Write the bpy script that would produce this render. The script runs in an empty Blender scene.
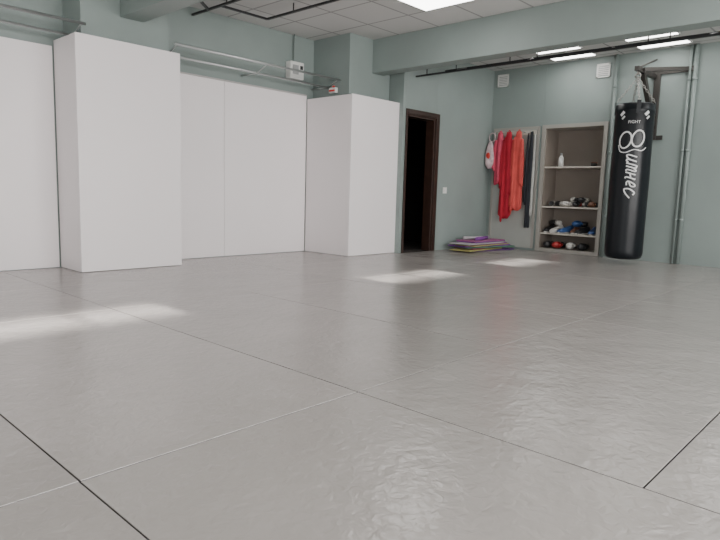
import bpy, bmesh, math, random
from mathutils import Vector, Matrix, noise, Euler
random.seed(4)
S=1.1
COL=bpy.context.scene.collection

# ---------------------------------------------------------------- materials
def mat(name,col,rough=0.6,metal=0.0,var=0.0,vscale=3.0,bump=0.0,bscale=40.0,emit=0.0,spec=0.5,coat=0.0,attr=False):
    m=bpy.data.materials.new(name);m.use_nodes=True
    nt=m.node_tree;N=nt.nodes;L=nt.links;b=N["Principled BSDF"]
    b.inputs["Base Color"].default_value=(*col,1);b.inputs["Roughness"].default_value=rough
    b.inputs["Metallic"].default_value=metal;b.inputs["Specular IOR Level"].default_value=spec
    if coat: b.inputs["Coat Weight"].default_value=coat
    if emit:
        b.inputs["Emission Color"].default_value=(*col,1);b.inputs["Emission Strength"].default_value=emit
    tc=N.new("ShaderNodeTexCoord")
    if var:
        n=N.new("ShaderNodeTexNoise");n.inputs["Scale"].default_value=vscale;n.inputs["Detail"].default_value=6
        L.new(tc.outputs["Object"],n.inputs["Vector"])
        r=N.new("ShaderNodeMapRange");r.inputs[1].default_value=.3;r.inputs[2].default_value=.7
        r.inputs[3].default_value=1-var;r.inputs[4].default_value=1+var
        L.new(n.outputs["Fac"],r.inputs[0])
        mx=N.new("ShaderNodeVectorMath");mx.operation='SCALE';mx.inputs[0].default_value=col
        L.new(r.outputs[0],mx.inputs["Scale"]);L.new(mx.outputs[0],b.inputs["Base Color"])
    if bump:
        n=N.new("ShaderNodeTexNoise");n.inputs["Scale"].default_value=bscale;n.inputs["Detail"].default_value=4
        L.new(tc.outputs["Object"],n.inputs["Vector"])
        bp=N.new("ShaderNodeBump");bp.inputs["Strength"].default_value=bump;bp.inputs["Distance"].default_value=.01
        L.new(n.outputs["Fac"],bp.inputs["Height"]);L.new(bp.outputs[0],b.inputs["Normal"])
    return m
TEAL=mat("teal_wall_paint",(.245,.292,.278),.5,var=.07,vscale=1.5,bump=.12,bscale=60)
WHITE=mat("white_laminate_board",(.84,.79,.80),.42,var=.015,vscale=1.0)
EDGE=mat("board_edge",(.45,.43,.42),.6)
CREAM=mat("cream_board",(.40,.41,.385),.55,var=.05)
CAB=mat("cabinet_beige_paint",(.36,.34,.31),.5,var=.05)
CABIN=mat("cabinet_inner_board",(.27,.23,.20),.6,var=.06)
SHELF=mat("shelf_board",(.58,.54,.48),.5)
BLACK=mat("black_powdercoat",(.02,.02,.022),.4)
STEEL=mat("galvanised_pipe",(.5,.52,.52),.35,metal=.8)
DARKSTEEL=mat("dark_grey_steel",(.07,.065,.06),.45,metal=.5)
CHAIN=mat("chain_steel",(.35,.34,.32),.35,metal=.9)
DOORW=mat("brown_door_wood",(.035,.017,.012),.4,var=.2,vscale=8)
DARK=mat("dark_room_paint",(.02,.016,.015),.8,var=.1)  # darkness of the unlit back room, put into its wall and floor colour
PLAST=mat("white_plastic",(.72,.72,.70),.35)
PLGREY=mat("grey_plastic",(.35,.36,.36),.4)
REDP=mat("red_plastic",(.6,.04,.03),.4)
VINYL=mat("black_vinyl",(.004,.006,.009),.33,bump=.2,bscale=14,spec=.35)
PRINT=mat("white_print",(.78,.78,.78),.5)
LAMP=mat("led_panel_diffuser",(1,.99,.96),.5,emit=9)
CONC=mat("floor_base_dark",(.012,.012,.012),.9)
MSIDE=mat("mat_side_dark_foam",(.05,.048,.046),.9)  # shade of the gaps between mats, put into the side colour
def cloth(n,c): return mat(n,c,.85,var=.12,vscale=6,bump=.3,bscale=25,spec=.2)
RED=cloth("red_cotton",(.46,.025,.045));CORAL=cloth("coral_cotton",(.62,.09,.08));PINK=cloth("pink_cotton",(.58,.08,.13))
NAVY=cloth("black_belt",(.035,.038,.045));WHITEC=cloth("white_cotton",(.50,.50,.48));PALEP=mat("plastic_bag_film",(.55,.42,.44),.25,var=.2,vscale=20)

CEIL=bpy.data.materials.new("acoustic_ceiling_tiles");CEIL.use_nodes=True
nt=CEIL.node_tree;N=nt.nodes;L=nt.links;b=N["Principled BSDF"];b.inputs["Roughness"].default_value=.8
tc=N.new("ShaderNodeTexCoord");br=N.new("ShaderNodeTexBrick");br.offset=0;br.inputs["Scale"].default_value=1
br.inputs["Brick Width"].default_value=.6;br.inputs["Row Height"].default_value=.6;br.inputs["Mortar Size"].default_value=.012
br.inputs["Color1"].default_value=(.58,.58,.57,1);br.inputs["Color2"].default_value=(.53,.53,.52,1);br.inputs["Mortar"].default_value=(.30,.30,.30,1)
L.new(tc.outputs["Object"],br.inputs["Vector"]);L.new(br.outputs["Color"],b.inputs["Base Color"])

MAT=bpy.data.materials.new("grey_vinyl_tatami");MAT.use_nodes=True
nt=MAT.node_tree;N=nt.nodes;L=nt.links;b=N["Principled BSDF"]
tc=N.new("ShaderNodeTexCoord")
at=N.new("ShaderNodeAttribute");at.attribute_name="shade"
n0=N.new("ShaderNodeTexNoise");n0.inputs["Scale"].default_value=2.0;n0.inputs["Detail"].default_value=5
L.new(tc.outputs["Object"],n0.inputs["Vector"])
r0=N.new("ShaderNodeMapRange");r0.inputs[1].default_value=.3;r0.inputs[2].default_value=.7;r0.inputs[3].default_value=.96;r0.inputs[4].default_value=1.04
L.new(n0.outputs["Fac"],r0.inputs[0])
mu=N.new("ShaderNodeMath");mu.operation='MULTIPLY';L.new(r0.outputs[0],mu.inputs[0]);L.new(at.outputs["Fac"],mu.inputs[1])
sc=N.new("ShaderNodeVectorMath");sc.operation='SCALE';sc.inputs[0].default_value=(.335,.312,.296);L.new(mu.outputs[0],sc.inputs["Scale"])
L.new(sc.outputs[0],b.inputs["Base Color"])
n1=N.new("ShaderNodeTexNoise");n1.inputs["Scale"].default_value=24;n1.inputs["Detail"].default_value=2;n1.inputs["Distortion"].default_value=.5
L.new(tc.outputs["Object"],n1.inputs["Vector"])
n2=N.new("ShaderNodeTexNoise");n2.inputs["Scale"].default_value=5;n2.inputs["Detail"].default_value=2;L.new(tc.outputs["Object"],n2.inputs["Vector"])
ad=N.new("ShaderNodeMath");ad.operation='MULTIPLY_ADD';ad.inputs[1].default_value=1.6;L.new(n2.outputs["Fac"],ad.inputs[0]);L.new(n1.outputs["Fac"],ad.inputs[2])
bp=N.new("ShaderNodeBump");bp.inputs["Strength"].default_value=.32;bp.inputs["Distance"].default_value=.012
L.new(ad.outputs[0],bp.inputs["Height"]);L.new(bp.outputs[0],b.inputs["Normal"])
b.inputs["Roughness"].default_value=.22;b.inputs["Specular IOR Level"].default_value=.8

# ---------------------------------------------------------------- mesh helpers (room metres, scaled by S)
class MB:
    def __init__(s): s.bm=bmesh.new();s.mats=[]
    def mi(s,m):
        if m not in s.mats:s.mats.append(m)
        return s.mats.index(m)
    def box(s,x0,x1,y0,y1,z0,z1,m,bev=0,M=None):
        r=bmesh.ops.create_cube(s.bm,size=1);vs=r['verts']
        for v in vs:
            v.co=Vector(((x0+x1)/2+v.co.x*(x1-x0),(y0+y1)/2+v.co.y*(y1-y0),(z0+z1)/2+v.co.z*(z1-z0)))
        fs={f for v in vs for f in v.link_faces}
        k=s.mi(m)
        for f in fs:f.material_index=k
        if bev:
            es=list({e for v in vs for e in v.link_edges})
            rr=bmesh.ops.bevel(s.bm,geom=es,offset=bev,segments=2,affect='EDGES',profile=.5)
            vs=list({v for f in rr['faces'] for v in f.verts}|{v for v in vs if v.is_valid})
            for f in rr['faces']: f.material_index=k
        if M is not None:
            for v in vs:v.co=M@v.co
        return vs
    def cyl(s,p,q,r,m,r2=None,seg=16):
        p=Vector(p);q=Vector(q);d=q-p
        rr=bmesh.ops.create_cone(s.bm,cap_ends=True,segments=seg,radius1=r,radius2=r if r2 is None else r2,depth=d.length)
        T=Matrix.Translation((p+q)/2)@d.to_track_quat('Z','Y').to_matrix().to_4x4()
        k=s.mi(m)
        for v in rr['verts']:v.co=T@v.co
        for f in {f for v in rr['verts'] for f in v.link_faces}:f.material_index=k;f.smooth=len(f.verts)==4
    def ell(s,c,rad,m,rot=(0,0,0),n=0.0,sub=3):
        rr=bmesh.ops.create_icosphere(s.bm,subdivisions=sub,radius=1)
        E=Euler(rot).to_matrix();k=s.mi(m);off=Vector((random.random()*9,)*3)
        for v in rr['verts']:
            p=v.co.copy()
            if n:p*=1+n*noise.noise(p*1.6+off)
            v.co=E@Vector((p.x*rad[0],p.y*rad[1],p.z*rad[2]))+Vector(c)
        for f in {f for v in rr['verts'] for f in v.link_faces}:f.material_index=k;f.smooth=True
    def torus(s,c,R,r,m,M=None,sx=1.0,seg=16,ms=8):
        k=s.mi(m);M=M or Matrix.Identity(3);rows=[]
        for i in range(seg):
            a=2*math.pi*i/seg;row=[]
            for j in range(ms):
                t=2*math.pi*j/ms
                p=Vector(((R+r*math.cos(t))*math.cos(a)*sx,(R+r*math.cos(t))*math.sin(a),r*math.sin(t)))
                row.append(s.bm.verts.new(M@p+Vector(c)))
            rows.append(row)
        for i in range(seg):
            for j in range(ms):
                f=s.bm.faces.new((rows[i][j],rows[(i+1)%seg][j],rows[(i+1)%seg][(j+1)%ms],rows[i][(j+1)%ms]));f.material_index=k;f.smooth=True
    def grid(s,rows,m,closed=False):
        k=s.mi(m);V=[[s.bm.verts.new(p) for p in r] for r in rows]
        for i in range(len(V)-1):
            nn=len(V[i])
            for j in range(nn if closed else nn-1):
                f=s.bm.faces.new((V[i][j],V[i][(j+1)%nn],V[i+1][(j+1)%nn],V[i+1][j]));f.material_index=k;f.smooth=True
        return V
    def done(s,name,normals=True):
        if normals:bmesh.ops.recalc_face_normals(s.bm,faces=s.bm.faces)
        for v in s.bm.verts:v.co*=S
        c=sum((v.co for v in s.bm.verts),Vector())/max(1,len(s.bm.verts))
        for v in s.bm.verts:v.co-=c
        me=bpy.data.meshes.new(name);s.bm.to_mesh(me);s.bm.free()
        for m in s.mats:me.materials.append(m)
        o=bpy.data.objects.new(name,me);o.location=c;COL.objects.link(o)
        return o
def empty(name):
    o=bpy.data.objects.new(name,None);COL.objects.link(o);return o
def one(name,*a,**k):
    w=MB();w.box(*a,**k);return w.done(name)

XW,YN,YD,YS,XB,ZC=7.72,5.50,4.68,-3.0,-2.6,2.50
# ---------------------------------------------------------------- floor of mats
mats=[]
def fill(x0,x1,y0,y1,dx,dy):
    x=x0
    while x<x1-.01:
        y=y0
        while y<y1-.01:
            mats.append((x,min(x+dx,x1),y,min(y+dy,y1)));y+=dy
        x+=dx
fill(XB,-.44,YS,YN,1,2)
fill(-.44,1.555,1.44,3.44,1,2)
fill(1.555,3.555,1.44,3.44,1,2)
fill(3.555,5.555,1.44,3.44,2,1)
fill(5.555,XW,1.44,3.44,1,2)
fill(-.44,1.555,3.44,YN,2,1)
fill(1.555,5.7,3.44,YN,2,1)
fill(5.7,XW,3.44,YD,2,1)
fill(-.44,1.555,-.56,1.44,.998,2)
fill(1.555,3.555,-.55,1.44,2,.995)
fill(3.555,5.555,-.55,1.44,1,2)
fill(5.555,XW,-.55,1.44,2,1)
fill(-.44,XW,YS,-.55,2,1)
fb=MB()
sh=fb.bm.loops.layers.float_color.new("shade")
for (a,b_,c,d) in mats:
    n0_=set(fb.bm.faces)
    g=random.uniform(.0016,.0028)
    fb.box(a+g,b_-g,c+g,d-g,-.04,0,MAT,bev=.0015)
    s_=random.uniform(.94,1.06);ks=fb.mi(MSIDE)
    for f in fb.bm.faces:
        if f not in n0_:
            if min(v.co.z for v in f.verts)<-.01: f.material_index=ks
            for l in f.loops:l[sh]=(s_,s_,s_,1)
fb.box(XB-.2,XW+.6,YS-.2,YN+.2,-.12,-.041,CONC)
fb.done("floor")

# ---------------------------------------------------------------- walls
one("wall_north",XB-.2,5.70,YN,YN+.2,0,ZC,TEAL)
DX0,DX1,DZ=5.76,6.38,1.71
one("wall_doorway_left",5.70,DX0-.001,YD,YD+.12,0,ZC,TEAL);one("wall_doorway_right",DX1+.001,XW-.001,YD,YD+.12,0,ZC,TEAL)
one("wall_doorway_top",DX0,DX1,YD,YD+.12,DZ+.001,ZC,TEAL);one("wall_doorway_return",5.70,5.72,YD+.12,YN,0,ZC,TEAL)
CY0,CY1,CZ=3.00,3.88,1.70
one("wall_east_left",XW,XW+.45,CY1+.002,YD+.12,0,ZC,TEAL);one("wall_east_right",XW,XW+.45,YS-.2,CY0-.002,0,ZC,TEAL)
one("wall_east_top",XW,XW+.45,CY0,CY1,CZ+.002,ZC,TEAL);one("wall_east_niche",XW+.40,XW+.45,CY0,CY1,0,CZ,TEAL)
one("wall_west",XB-.2,XB,YS-.2,YN,0,ZC,TEAL)
wins=[(.75,1.85),(3.7,4.75),(5.7,6.6)];zb,zt=2.07,2.25
one("wall_south_lower",XB,XW,YS-.2,YS,0,zb,TEAL);one("wall_south_upper",XB,XW,YS-.2,YS,zt,ZC,TEAL)
w=MB();x=XB
for a,c in wins: w.box(x,a,YS-.2,YS,zb,zt,TEAL);x=c
w.box(x,XW,YS-.2,YS,zb,zt,TEAL);w.done("wall_south_piers")
for i,(a,c) in enumerate(wins):
    w=MB()
    w.box(a,c,YS-.12,YS-.08,zb,zb+.02,PLAST);w.box(a,c,YS-.12,YS-.08,zt-.02,zt,PLAST)
    for xx in (a,(a+c)/2-.015,c-.03): w.box(xx,xx+.03,YS-.12,YS-.08,zb+.02,zt-.02,PLAST)
    w.done("window_%d"%(i+1))
one("ceiling",XB-.2,XW+.45,YS-.2,YN+.2,ZC,ZC+.1,CEIL)
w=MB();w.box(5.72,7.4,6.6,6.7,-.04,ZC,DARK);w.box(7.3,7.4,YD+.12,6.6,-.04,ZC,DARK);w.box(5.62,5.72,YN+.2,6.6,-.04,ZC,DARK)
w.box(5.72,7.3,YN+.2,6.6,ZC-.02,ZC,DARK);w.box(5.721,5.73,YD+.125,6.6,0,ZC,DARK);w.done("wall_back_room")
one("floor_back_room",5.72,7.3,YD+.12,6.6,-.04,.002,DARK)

one("wall_pillar_left",2.12,2.90,5.14,YN,0,ZC,TEAL)
one("wall_pillar_right",4.99,5.69,4.90,YN,0,ZC,TEAL)
w=MB();w.box(5.37,5.56,YS,4.90,2.12,ZC,TEAL,bev=.006);w.done("trim_beam_1")
w=MB();w.box(2.45,2.66,YS,5.14,2.14,ZC,TEAL,bev=.006);w.done("trim_beam_2")

def casing(x0,x1,y0,z,name):
    w=MB();t=.016
    w.box(x0,x1,y0,y0+t,0.004,z,WHITE,bev=.0015)
    w.box(x0,x0+t,y0+t+.001,YN-.02,0.004,z-.004,WHITE);w.box(x1-t,x1,y0+t+.001,YN-.02,0.004,z-.004,WHITE)
    w.box(x0+t,x1-t,y0+t,y0+.05,z-.05,z-.02,EDGE)
    w.done(name)
casing(2.03,2.95,5.04,1.92,"pillar_casing")
casing(4.88,5.745,4.74,1.81,"pillar_casing")
w=MB()
for a,c in ((XB,-.9),(-.9,.35),(.35,1.45),(1.45,2.02)): w.box(a+.002,c-.002,YN-.018,YN-.001,.004,1.87,WHITE,bev=.0015)
w.done("wall_board_panels")
w=MB()
for a,c in ((2.96,3.72),(3.72,4.872)): w.box(a+.002,c-.002,YN-.018,YN-.001,.004,1.84,WHITE,bev=.0015)
w.box(2.96,4.87,YN-.024,YN-.002,1.84,1.855,EDGE);w.done("wall_board_panels")

def rail(x0,x1,name):
    w=MB()
    w.cyl((x0,5.05,2.0),(x1,5.05,2.0),.012,STEEL);w.cyl((x0,5.22,1.93),(x1,5.22,1.93),.010,STEEL)
    for xx in (x0+.03,(x0+x1)/2,x1-.03):
        w.cyl((xx,5.05,2.0),(xx,5.22,1.93),.006,STEEL);w.cyl((xx,5.22,1.93),(xx,YN,1.93),.008,STEEL)
    w.done(name)
rail(2.90,4.99,"wall_pipe_rail");rail(-1.0,2.12,"wall_pipe_rail")

w=MB();w.box(4.56,4.76,YN-.09,YN-.001,2.0,2.19,PLAST,bev=.008);w.box(4.59,4.67,YN-.1,YN-.09,2.05,2.15,PLGREY);w.box(4.70,4.735,YN-.1,YN-.09,2.11,2.15,BLACK)
w.cyl((4.66,YN-.03,2.19),(4.66,YN-.03,ZC),.008,TEAL);w.done("electric_meter_box")
w=MB();w.box(4.95,4.989,5.08,5.19,1.86,1.92,PLAST,bev=.004);w.box(4.944,4.95,5.09,5.18,1.875,1.895,REDP);w.cyl((4.97,5.13,1.92),(4.97,5.13,1.94),.015,REDP);w.done("fire_alarm_sounder")

w=MB();f=.045
w.box(DX0,DX0+f,YD-.001,YD+.13,0,DZ,DOORW,bev=.004);w.box(DX1-f,DX1,YD-.001,YD+.13,0,DZ,DOORW,bev=.004);w.box(DX0+f,DX1-f,YD-.001,YD+.13,DZ-f,DZ,DOORW)
w.box(DX0-.01,DX0+.02,YD-.02,YD-.001,0,DZ+.04,DOORW,bev=.004);w.box(DX1-.02,DX1+.05,YD-.02,YD-.001,0,DZ+.04,DOORW,bev=.004);w.box(DX0+.02,DX1-.02,YD-.02,YD-.001,DZ-.02,DZ+.04,DOORW)
w.box(DX0+.0,DX0+.04,YD+.14,YD+.64,.01,DZ-f-.01,DOORW)
w.done("door_1")
w=MB();w.box(6.58,6.66,YD-.012,YD-.001,.75,.83,PLAST,bev=.003);w.box(6.595,6.645,YD-.018,YD-.012,.765,.815,PLAST,bev=.002);w.done("light_switch")

w=MB();w.box(XW-.02,XW-.001,3.92,4.62,.03,1.69,CREAM)
w.box(XW-.03,XW-.02,3.92,3.95,.03,1.69,CAB);w.box(XW-.03,XW-.02,4.59,4.62,.03,1.69,CAB);w.box(XW-.03,XW-.02,3.95,4.59,1.66,1.69,CAB)
w.done("wall_board_panels")
w=MB();w.box(XW-.035,XW-.0201,3.96,4.58,1.58,1.64,SHELF)
hooks=[4.0,4.12,4.20,4.34,4.46,4.55]
for y in hooks: w.cyl((XW-.035,y,1.61),(XW-.10,y,1.62),.006,STEEL,seg=8);w.ell((XW-.10,y,1.62),(.01,.01,.01),STEEL,sub=1)
w.done("coat_hook_rail")

def drape(w,yc,zt,zb,wt,wb,m,depth=.05,folds=3,ph=0,x0=XW-.075,ry=0.0):
    rows=[];n=22;k=40
    for i in range(n+1):
        t=i/n;wd=wt+(wb-wt)*min(1,(t*2.2)**.7) if t<.45 else wb*(1+.06*math.sin(5*t+ph))
        row=[]
        for j in range(k):
            a=2*math.pi*j/k
            rr=1+.22*math.sin(folds*a+ph+1.5*t)*min(1,t*3)+.10*math.sin((folds*2+1)*a+2*ph)*t
            yy=yc+ry*t+wd/2*math.cos(a)*rr
            xx=x0-depth*.1+depth*.5*math.sin(a)*rr*min(1,.3+t*2)
            zz=zt-(zt-zb)*t+(.03*math.sin(2*a+ph) if t>.9 else 0)*(t-.9)*10
            row.append(Vector((min(xx,XW-.037),yy,zz)))
        rows.append(row)
    V=w.grid(rows,m,closed=True)
    k_=w.mi(m)
    for r in(V[0],V[-1]): 
        f=w.bm.faces.new(r);f.material_index=k_
def jacket(name,yc,zb,wb,m,ph,belt=None,sl=(.32,.42)):
    w=MB()
    drape(w,yc,1.625,zb,.07,wb,m,.10,3,ph,x0=XW-.09)
    drape(w,yc-wb*.42,1.52,zb+sl[0],.04,.075,m,.06,2,ph+1,x0=XW-.11,ry=-.015)
    drape(w,yc+wb*.42,1.52,zb+sl[1],.04,.07,m,.06,2,ph+2,x0=XW-.11,ry=.01)
    w.torus((XW-.09,yc,1.625),.022,.006,m,Matrix.Rotation(math.pi/2,3,'X'))
    if belt: drape(w,yc+.03,1.55,zb-.05,.02,.03,belt,.02,2,ph,x0=XW-.15)
    w.done(name)
jacket("hanging_red_jacket",4.47,.92,.12,PINK,.4,sl=(.1,.2))
jacket("hanging_red_jacket",4.335,.45,.16,RED,1.7,belt=RED)
jacket("hanging_red_jacket",4.185,.57,.15,CORAL,3.1,belt=CORAL)
w=MB();drape(w,4.0,1.62,.34,.04,.065,NAVY,.05,2,.3);drape(w,3.95,1.58,.50,.02,.03,WHITEC,.03,2,1.3);drape(w,4.05,1.60,.65,.02,.04,NAVY,.03,2,2.3);w.done("hanging_belts")
w=MB();rows=[];n=16;k=36
for i in range(n+1):
    t=i/n;rad=.02+.06*math.sin(min(1,t*1.25)*math.pi*.62)**.8;z=1.50-.38*t
    if t>.85: rad*=1-(t-.85)*4
    rows.append([Vector((XW-.12+rad*.75*math.sin(2*math.pi*j/k)*(1+.12*math.sin(5*j*2*math.pi/k+3*t)),4.61+rad*math.cos(2*math.pi*j/k)*(1+.12*math.sin(4*j*2*math.pi/k)),z)) for j in range(k)])
V=w.grid(rows,PALEP,True);w.bm.faces.new(V[-1])
w.ell((XW-.175,4.61,1.30),(.012,.035,.05),REDP,sub=2)
w.torus((XW-.115,4.59,1.56),.05,.006,PALEP,Matrix.Rotation(math.pi/2,3,'Y'),sx=1.2)
w.done("hanging_plastic_bag")

w=MB();t=.05
w.box(XW-.03,XW+.38,CY0,CY0+t,0.003,CZ,CAB,bev=.003);w.box(XW-.03,XW+.38,CY1-t,CY1,0.003,CZ,CAB,bev=.003)
w.box(XW-.03,XW+.38,CY0+t,CY1-t,CZ-t,CZ,CAB,bev=.003);w.box(XW-.03,XW+.38,CY0+t,CY1-t,0.003,.05,CAB)
w.box(XW+.36,XW+.38,CY0+t,CY1-t,.05,CZ-t,CABIN)
w.box(XW+.0,XW+.36,CY1-t-.008,CY1-t,.05,CZ-t,CABIN);w.box(XW+.0,XW+.36,CY0+t,CY0+t+.008,.05,CZ-t,CABIN)
for z in (1.15,.62,.26): w.box(XW-.005,XW+.36,CY0+t+.008,CY1-t-.008,z-.02,z,SHELF)
w.done("storage_cabinet")
XC=XW+.12
def glove(w,c,rz,col,cuff,s=1.0,tilt=0):
    E=Euler((tilt,0,rz)).to_matrix()
    def P(x,y,z): return tuple(E@Vector((x*s,y*s,z*s))+Vector(c))
    w.ell(P(.05,0,.05),(.085*s,.055*s,.05*s),col,(tilt,0,rz),sub=2)
    w.ell(P(.02,.045,.055),(.05*s,.022*s,.024*s),col,(tilt,0,rz+.35),sub=2)
    w.cyl(P(-.09,0,.045),P(-.01,0,.05),.038*s,cuff,r2=.042*s,seg=14)
GB=mat("black_leather",(.02,.02,.022),.35);GW=mat("white_leather",(.6,.58,.55),.4);GR=mat("red_leather",(.4,.03,.03),.35);GBL=mat("blue_leather",(.04,.10,.28),.4);GBR=mat("brown_leather",(.16,.07,.04),.5)
w=MB();zz=.622
for y,c1,c2,r in ((3.74,GW,GB,.2),(3.62,GB,GW,1.2),(3.50,GW,GW,2.2),(3.38,GB,GR,2.9),(3.26,GW,GB,.6),(3.15,GBR,GB,1.9)): glove(w,(XC,y,zz),r,c1,c2,.75)
for y,c1,c2,r in ((3.42,GW,GB,1.0),(3.30,GB,GW,2.5)): glove(w,(XC,y,zz+.06),r,c1,c2,.7)
w.done("pile_of_boxing_gloves")
def shoe(w,c,rz,up,s=1.0):
    E=Euler((0,0,rz)).to_matrix();rows=[];prof=[(-.13,.030,.075),(-.11,.036,.095),(-.06,.036,.09),(-.01,.036,.075),(.05,.042,.055),(.10,.042,.045),(.135,.028,.032)]
    for x,hw,h in prof:
        row=[]
        for j in range(12):
            a=math.pi*j/11
            row.append(E@Vector((x*s,hw*math.cos(a)*s,(.015+h*math.sin(a)**.7)*s))+Vector(c))
        rows.append(row)
    V=w.grid(rows,up)
    k=w.mi(up)
    for r in (V[0],V[-1]): f=w.bm.faces.new(r);f.material_index=k
    srow=[]
    for z in (0,.018):
        srow.append([E@Vector((math.cos(a)*.145*s,math.sin(a)*.048*s*(1 if math.cos(a)>0 else .85),z*s))+Vector(c) for a in [2*math.pi*j/24 for j in range(24)]])
    V=w.grid(srow,GW,True)
    k=w.mi(GW)
    for r in V: f=w.bm.faces.new(r);f.material_index=k
w=MB()
for y,c1,r,x in ((3.76,GB,3.2,.1),(3.64,GW,3.0,.08),(3.52,GBL,2.8,.1),(3.40,GBR,3.3,.12),(3.28,GB,2.9,.08),(3.15,GBL,3.3,.1)): shoe(w,(XW+x+.03,y,.262),r,c1)
glove(w,(XW+.2,3.7,.35),1.2,GB,GW,.9);glove(w,(XW+.2,3.35,.35),2.2,GBL,GB,.9)
w.done("pile_of_shoes")
w=MB()
for y,c1,r in ((3.72,GB,3.0),(3.58,GR,2.8),(3.42,GW,3.3),(3.25,GB,3.1)): glove(w,(XW+.1,y,.052),r,c1,GB,1.0)
w.done("pile_of_training_gloves")
w=MB();w.cyl((XC-.03,3.64,1.151),(XC-.03,3.64,1.27),.032,PLAST);w.cyl((XC-.03,3.64,1.27),(XC-.03,3.64,1.30),.032,PLAST,r2=.014);w.cyl((XC-.03,3.64,1.30),(XC-.03,3.64,1.33),.016,PLGREY);w.done("plastic_bottle")
w=MB();w.cyl((XC,3.2,1.151),(XC,3.2,1.2),.04,GB);w.torus((XC,3.2,1.2),.035,.008,GBR);w.torus((XC-.047,3.2,1.175),.016,.005,GB,Matrix.Rotation(math.pi/2,3,'X'));w.done("dark_mug")

cols=[(.13,.05,.20),(.42,.38,.14),(.30,.06,.12),(.10,.22,.16),(.22,.07,.30),(.42,.36,.16),(.28,.10,.30),(.42,.40,.42),(.20,.06,.24),(.35,.12,.25)]
w=MB();z=.002
for i,c in enumerate(cols):
    m=cloth("exercise_mat_%d"%i,c);a=random.uniform(-.16,.16);cx=7.06+random.uniform(-.09,.09);cy=4.38+random.uniform(-.03,.03)
    T=Matrix.Translation((cx,cy,0))@Matrix.Rotation(a,4,'Z');L_=random.uniform(.36,.50)
    w.box(-L_,L_,-.15,.15,z,z+.0135,m,bev=.004,M=T);z+=.014
for i,(c,y,a) in enumerate(((4,4.34,.05),(7,4.43,-.06))):
    m=bpy.data.materials["exercise_mat_%d"%c]
    w.cyl((6.85,y-a,z+.022),(7.3,y+a,z+.022),.022,m)
w.done("stack_of_exercise_mats")

def vent(y,z,name):
    w=MB();h=.085
    w.box(XW-.015,XW-.001,y-h,y+h,z-h,z-h+.018,PLAST);w.box(XW-.015,XW-.001,y-h,y+h,z+h-.018,z+h,PLAST);w.box(XW-.015,XW-.001,y-h,y-h+.018,z-h,z+h,PLAST);w.box(XW-.015,XW-.001,y+h-.018,y+h,z-h,z+h,PLAST)
    w.box(XW-.005,XW-.001,y-h,y+h,z-h,z+h,PLGREY)
    for i in range(6):
        zz=z-h+.03+i*.022;w.box(XW-.012,XW-.003,y-h+.018,y+h-.018,zz,zz+.012,PLAST)
    w.done(name)
vent(3.12,2.33,"wall_vent");vent(4.53,2.35,"wall_vent")
for y,r,x in ((2.95,.018,.03),(2.06,.022,.035),(2.12,.014,.03)):
    w=MB();w.cyl((XW-x,y,.003),(XW-x,y,ZC-.002),r,TEAL)
    for z in (.5,1.3,2.1): w.cyl((XW-x,y,z),(XW-x,y,z+.03),r+.005,TEAL);w.box(XW-x,XW-.001,y-.01,y+.01,z,z+.03,TEAL)
    w.done("riser_pipe")

def panel(x0,x1,y0,y1,name):
    w=MB();t=.02
    w.box(x0,x1,y0,y1,ZC-.012,ZC-.002,PLAST);w.box(x0+t,x1-t,y0+t,y1-t,ZC-.016,ZC-.0121,LAMP);w.done(name)
for y in (3.42,2.36,1.2,0.0,-1.6):
    panel(6.78,7.10,y-.28,y+.28,"ceiling_light_panel");panel(7.26,7.54,y-.28,y+.28,"ceiling_light_panel")
for x,y in ((4.55,3.45),(4.55,1.0),(4.55,-1.5),(1.0,3.0),(1.0,0.0)): panel(x-.29,x+.29,y-.29,y+.29,"ceiling_light_panel")

def track(name,segs,posts):
    w=MB()
    for p,q in segs:
        p=Vector(p);q=Vector(q);d=q-p
        M=Matrix.Translation((p+q)/2)@d.to_track_quat('X','Z').to_matrix().to_4x4()
        w.box(-d.length/2,d.length/2,-.012,.012,-.009,.009,BLACK,M=M)
    for x,y,z in posts: w.cyl((x,y,z),(x,y,ZC),.006,BLACK,seg=8)
    w.done(name)
track("ceiling_track_frame",[((5.9,0,2.14),(5.9,4.66,2.14)),((6.5,0,2.30),(6.5,4.66,2.30))]+[((5.9,y,2.14),(6.5,y+.25,2.30)) for y in (.5,1.4,2.3,3.2,4.1)],[(5.9,y,2.14) for y in(.6,2,3.4,4.5)]+[(6.5,y,2.30) for y in(.6,2,3.4,4.5)])
track("ceiling_track_frame",[((3.35,0,2.42),(3.35,5.48,2.42)),((3.9,0,2.42),(3.9,5.0,2.42)),((3.35,5.0,2.42),(3.9,5.0,2.42)),((3.35,3.6,2.42),(3.9,3.6,2.42)),((2.7,4.6,2.40),(3.35,5.2,2.42))],[(3.35,y,2.42) for y in(1,3,4.9)]+[(3.9,y,2.42) for y in(1,3,4.6)])

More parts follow.
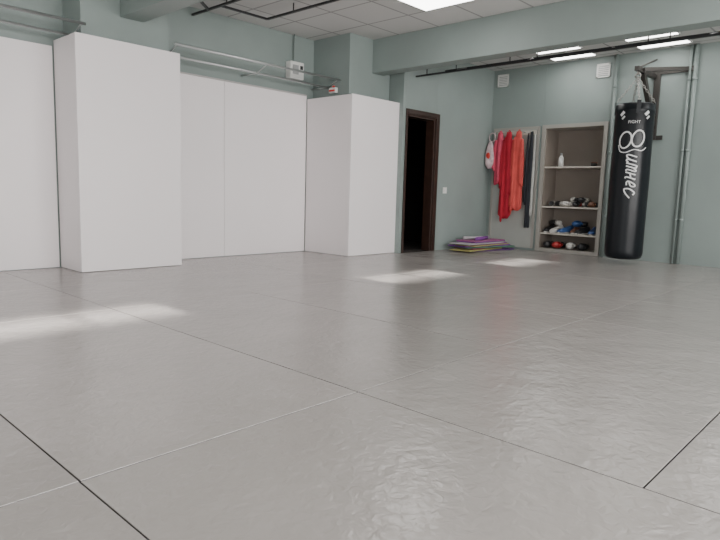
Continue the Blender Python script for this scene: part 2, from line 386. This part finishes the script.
BX,BY,BR=7.15,2.50,.205
w=MB()
w.box(XW-.03,XW-.001,2.08,2.62,2.205,2.265,DARKSTEEL,bev=.003)
w.box(XW-.035,XW-.001,2.43,2.50,1.45,2.265,DARKSTEEL,bev=.003)
w.box(XW-.02,XW-.001,2.36,2.58,1.45,1.50,DARKSTEEL)
w.box(BX-.06,XW-.03,2.475,2.525,2.16,2.21,DARKSTEEL,bev=.003)
def bar(p,q,h=.02):
    p=Vector(p);q=Vector(q);d=q-p;M=Matrix.Translation((p+q)/2)@d.to_track_quat('X','Z').to_matrix().to_4x4()
    w.box(-d.length/2,d.length/2,-h,h,-h,h,DARKSTEEL,M=M)
bar((XW-.03,2.47,1.62),(BX+.12,2.49,2.16),.025);bar((XW-.02,2.14,2.24),(BX+.08,2.47,2.19),.02);bar((XW-.03,2.49,2.38),(BX+.0,2.50,2.2),.008)
for y in (2.12,2.58): w.cyl((XW-.04,y,2.24),(XW-.03,y,2.24),.012,STEEL)
w.torus((BX,BY,2.145),.022,.006,CHAIN,Matrix.Rotation(math.pi/2,3,'X'))
w.done("punching_bag_wall_bracket")

PB=empty("punching_bag");PB.location=(BX*S,BY*S,0.95*S)
def addp(mb,name,**k):
    o=mb.done(name,**k);o.parent=PB;o.matrix_parent_inverse=Matrix.Translation(PB.location).inverted();return o
w=MB();prof=[(.10,.055),(.165,.062),(.19,.08),(.203,.11),(BR,.16),(BR,.5),(BR+.003,.9),(BR,1.3),(BR,1.70),(BR+.003,1.705),(BR+.003,1.735),(BR,1.74),(BR-.004,1.785),(BR-.02,1.80),(BR-.03,1.79)]
rows=[[Vector((BX+r*math.cos(2*math.pi*j/64),BY+r*math.sin(2*math.pi*j/64),z)) for j in range(64)] for r,z in prof]
V=w.grid(rows,VINYL,True);w.bm.faces.new(V[0]);w.bm.faces.new(V[-1]);addp(w,"bag_body")
w=MB()
top=Vector((BX,BY,2.11))
w.torus(top,.028,.007,CHAIN,Matrix.Rotation(math.pi/2,3,'Y'))
for q in range(4):
    a=q*math.pi/2+.5;base=Vector((BX+(BR-.01)*math.cos(a),BY+(BR-.01)*math.sin(a),1.80))
    w.box(-.003,.003,-.022,.022,-.10,.04,VINYL,M=Matrix.Translation((BX+(BR+.004)*math.cos(a),BY+(BR+.004)*math.sin(a),1.78))@Matrix.Rotation(a,4,'Z'))
    base.z=1.825
    d=(top-Vector((0,0,.02)))-base;n=int(d.length/.028)
    Q=d.to_track_quat('X','Z').to_matrix()
    for i in range(n+1):
        M=Q@Matrix.Rotation(math.pi/2*(i%2),3,'X')
        w.torus(base+d*(i/n),.011,.0034,CHAIN,M,sx=1.5,seg=10,ms=5)
addp(w,"straps_and_chains")
phi=math.atan2(-BY,-BX)
def wrap(u,z,off=.005):
    a=phi+u/BR
    return Vector((BX+(BR+off)*math.cos(a),BY+(BR+off)*math.sin(a),z))
w=MB()
def stroke(pts,wd,closed=False):
    L=len(pts);rows=[]
    for i in range(L):
        p=Vector(pts[i]);a=Vector(pts[(i-1)%L] if closed or i>0 else pts[i]);b=Vector(pts[(i+1)%L] if closed or i<L-1 else pts[i])
        t=(b-a).normalized();nn=Vector((-t.y,t.x))
        rows.append([wrap(*(p+nn*wd)),wrap(*(p-nn*wd))])
    if closed:rows.append([r.copy() for r in rows[0]])
    w.grid(rows,PRINT)
def smooth(P,n=6):
    P=[Vector(p) for p in P];Q=[P[0]]+P+[P[-1]];out=[]
    for i in range(1,len(Q)-2):
        a,b,c,d=Q[i-1:i+3]
        for k in range(n):
            t=k/n;out.append(.5*((2*b)+(c-a)*t+(2*a-5*b+4*c-d)*t*t+(3*b-a-3*c+d)*t**3))
    out.append(P[-1]);return out
# script capital: two ovals side by side, with a fine swash beneath
for cx,cz in ((-.075,1.39),(.055,1.405)):
    stroke([(cx+.062*math.cos(2*math.pi*i/36)+.010*math.sin(2*math.pi*i/36),cz+.088*math.sin(2*math.pi*i/36)) for i in range(36)],.0085,True)
stroke(smooth([(-.15,1.34),(-.125,1.27),(-.06,1.255),(.02,1.285),(.10,1.275),(.15,1.31)]),.0055)
def script(P,x0): stroke([(-.045+p.y,1.235-(x0+p.x+.30*p.y)) for p in smooth(P)],.0075)
H=.105
script([(0,H),(0,.02),(.02,0),(.045,.03),(.05,H),(.05,.02),(.065,0),(.085,.02)],0)
script([(0,0),(0,H),(.012,H),(.03,H*.9),(.033,0)],.095);script([(.033,H*.7),(.05,H),(.066,H*.85),(.066,.02),(.085,0)],.095)
script([(0,H),(0,0)],.195);script([(0,H*.45),(.05,H*.55)],.195);script([(.05,H),(.05,.015),(.07,0)],.195)
script([(0,H*.4),(.045,H*.6),(.035,H),(.012,H*.9),(.0,H*.4),(.015,.02),(.05,.02)],.285)
script([(.055,H*.85),(.025,H),(.0,H*.5),(.02,.0),(.06,.015),(.10,.06)],.365)
def text(body,size,u0,z0):
    cu=bpy.data.curves.new("t",'FONT');cu.body=body;cu.size=size;cu.resolution_u=4
    o=bpy.data.objects.new("t",cu);COL.objects.link(o);bpy.context.view_layer.update()
    me=bpy.data.meshes.new_from_object(o.evaluated_get(bpy.context.evaluated_depsgraph_get()))
    b2=bmesh.new();b2.from_mesh(me);k=w.mi(PRINT);mp={}
    for v in b2.verts: mp[v.index]=w.bm.verts.new(wrap(u0+v.co.x,z0+v.co.y,.006))
    for f in b2.faces:
        try:
            g=w.bm.faces.new([mp[v.index] for v in f.verts]);g.material_index=k
        except ValueError: pass
    b2.free();bpy.data.objects.remove(o);bpy.data.meshes.remove(me)
text("FIGHT",.045,-.06,1.57)
for cx in (-.13,.13):
    stroke([(cx-.02,1.66),(cx+.02,1.70)],.016);stroke([(cx+.0,1.62),(cx+.03,1.65)],.010)
addp(w,"printed_lettering",normals=False)

# ---------------------------------------------------------------- lights
wd=bpy.data.worlds.new("World");bpy.context.scene.world=wd;wd.use_nodes=True
bg=wd.node_tree.nodes["Background"];bg.inputs[0].default_value=(.75,.85,1,1);bg.inputs[1].default_value=1.2
sl=bpy.data.lights.new("sun","SUN");sl.energy=32;sl.angle=.016;sl.color=(1,.96,.90)
so=bpy.data.objects.new("sun",sl);COL.objects.link(so);so.rotation_euler=Vector((0,math.cos(.327),-math.sin(.327))).to_track_quat('-Z','Y').to_euler()
def area(name,loc,d,sx,sy,e,c=(1,.98,.96)):
    l=bpy.data.lights.new(name,'AREA');l.shape='RECTANGLE';l.size=sx*S;l.size_y=sy*S;l.energy=e;l.color=c
    o=bpy.data.objects.new(name,l);COL.objects.link(o);o.location=Vector(loc)*S;o.rotation_euler=Vector(d).to_track_quat('-Z','Y').to_euler()
area("window_light_south",(2.2,YS+.1,1.35),(0,1,-.05),7.5,1.2,500)  # added fill lamp in front of solid wall, below the window slits
area("window_light_west",(XB+.1,1.8,1.4),(1,0,-.05),4.0,1.3,75)  # added weak fill lamp; the west wall has no window

# ---------------------------------------------------------------- camera
f_,th,pi_,r_=599.56,.75007,.12721,.028854
F=Vector((math.cos(pi_)*math.cos(th),math.cos(pi_)*math.sin(th),-math.sin(pi_)))
U0=Vector((math.sin(pi_)*math.cos(th),math.sin(pi_)*math.sin(th),math.cos(pi_)));R0=Vector((math.sin(th),-math.cos(th),0))
R=math.cos(r_)*R0+math.sin(r_)*U0;U=math.cos(r_)*U0-math.sin(r_)*R0
cd=bpy.data.cameras.new("camera");cd.sensor_fit='HORIZONTAL';cd.sensor_width=36;cd.lens=f_/720*36;cd.clip_start=.02
co=bpy.data.objects.new("camera",cd);COL.objects.link(co)
M=Matrix((R,U,-F)).transposed().to_4x4();M.translation=Vector((0,0,.72*S));co.matrix_world=M
bpy.context.scene.camera=co
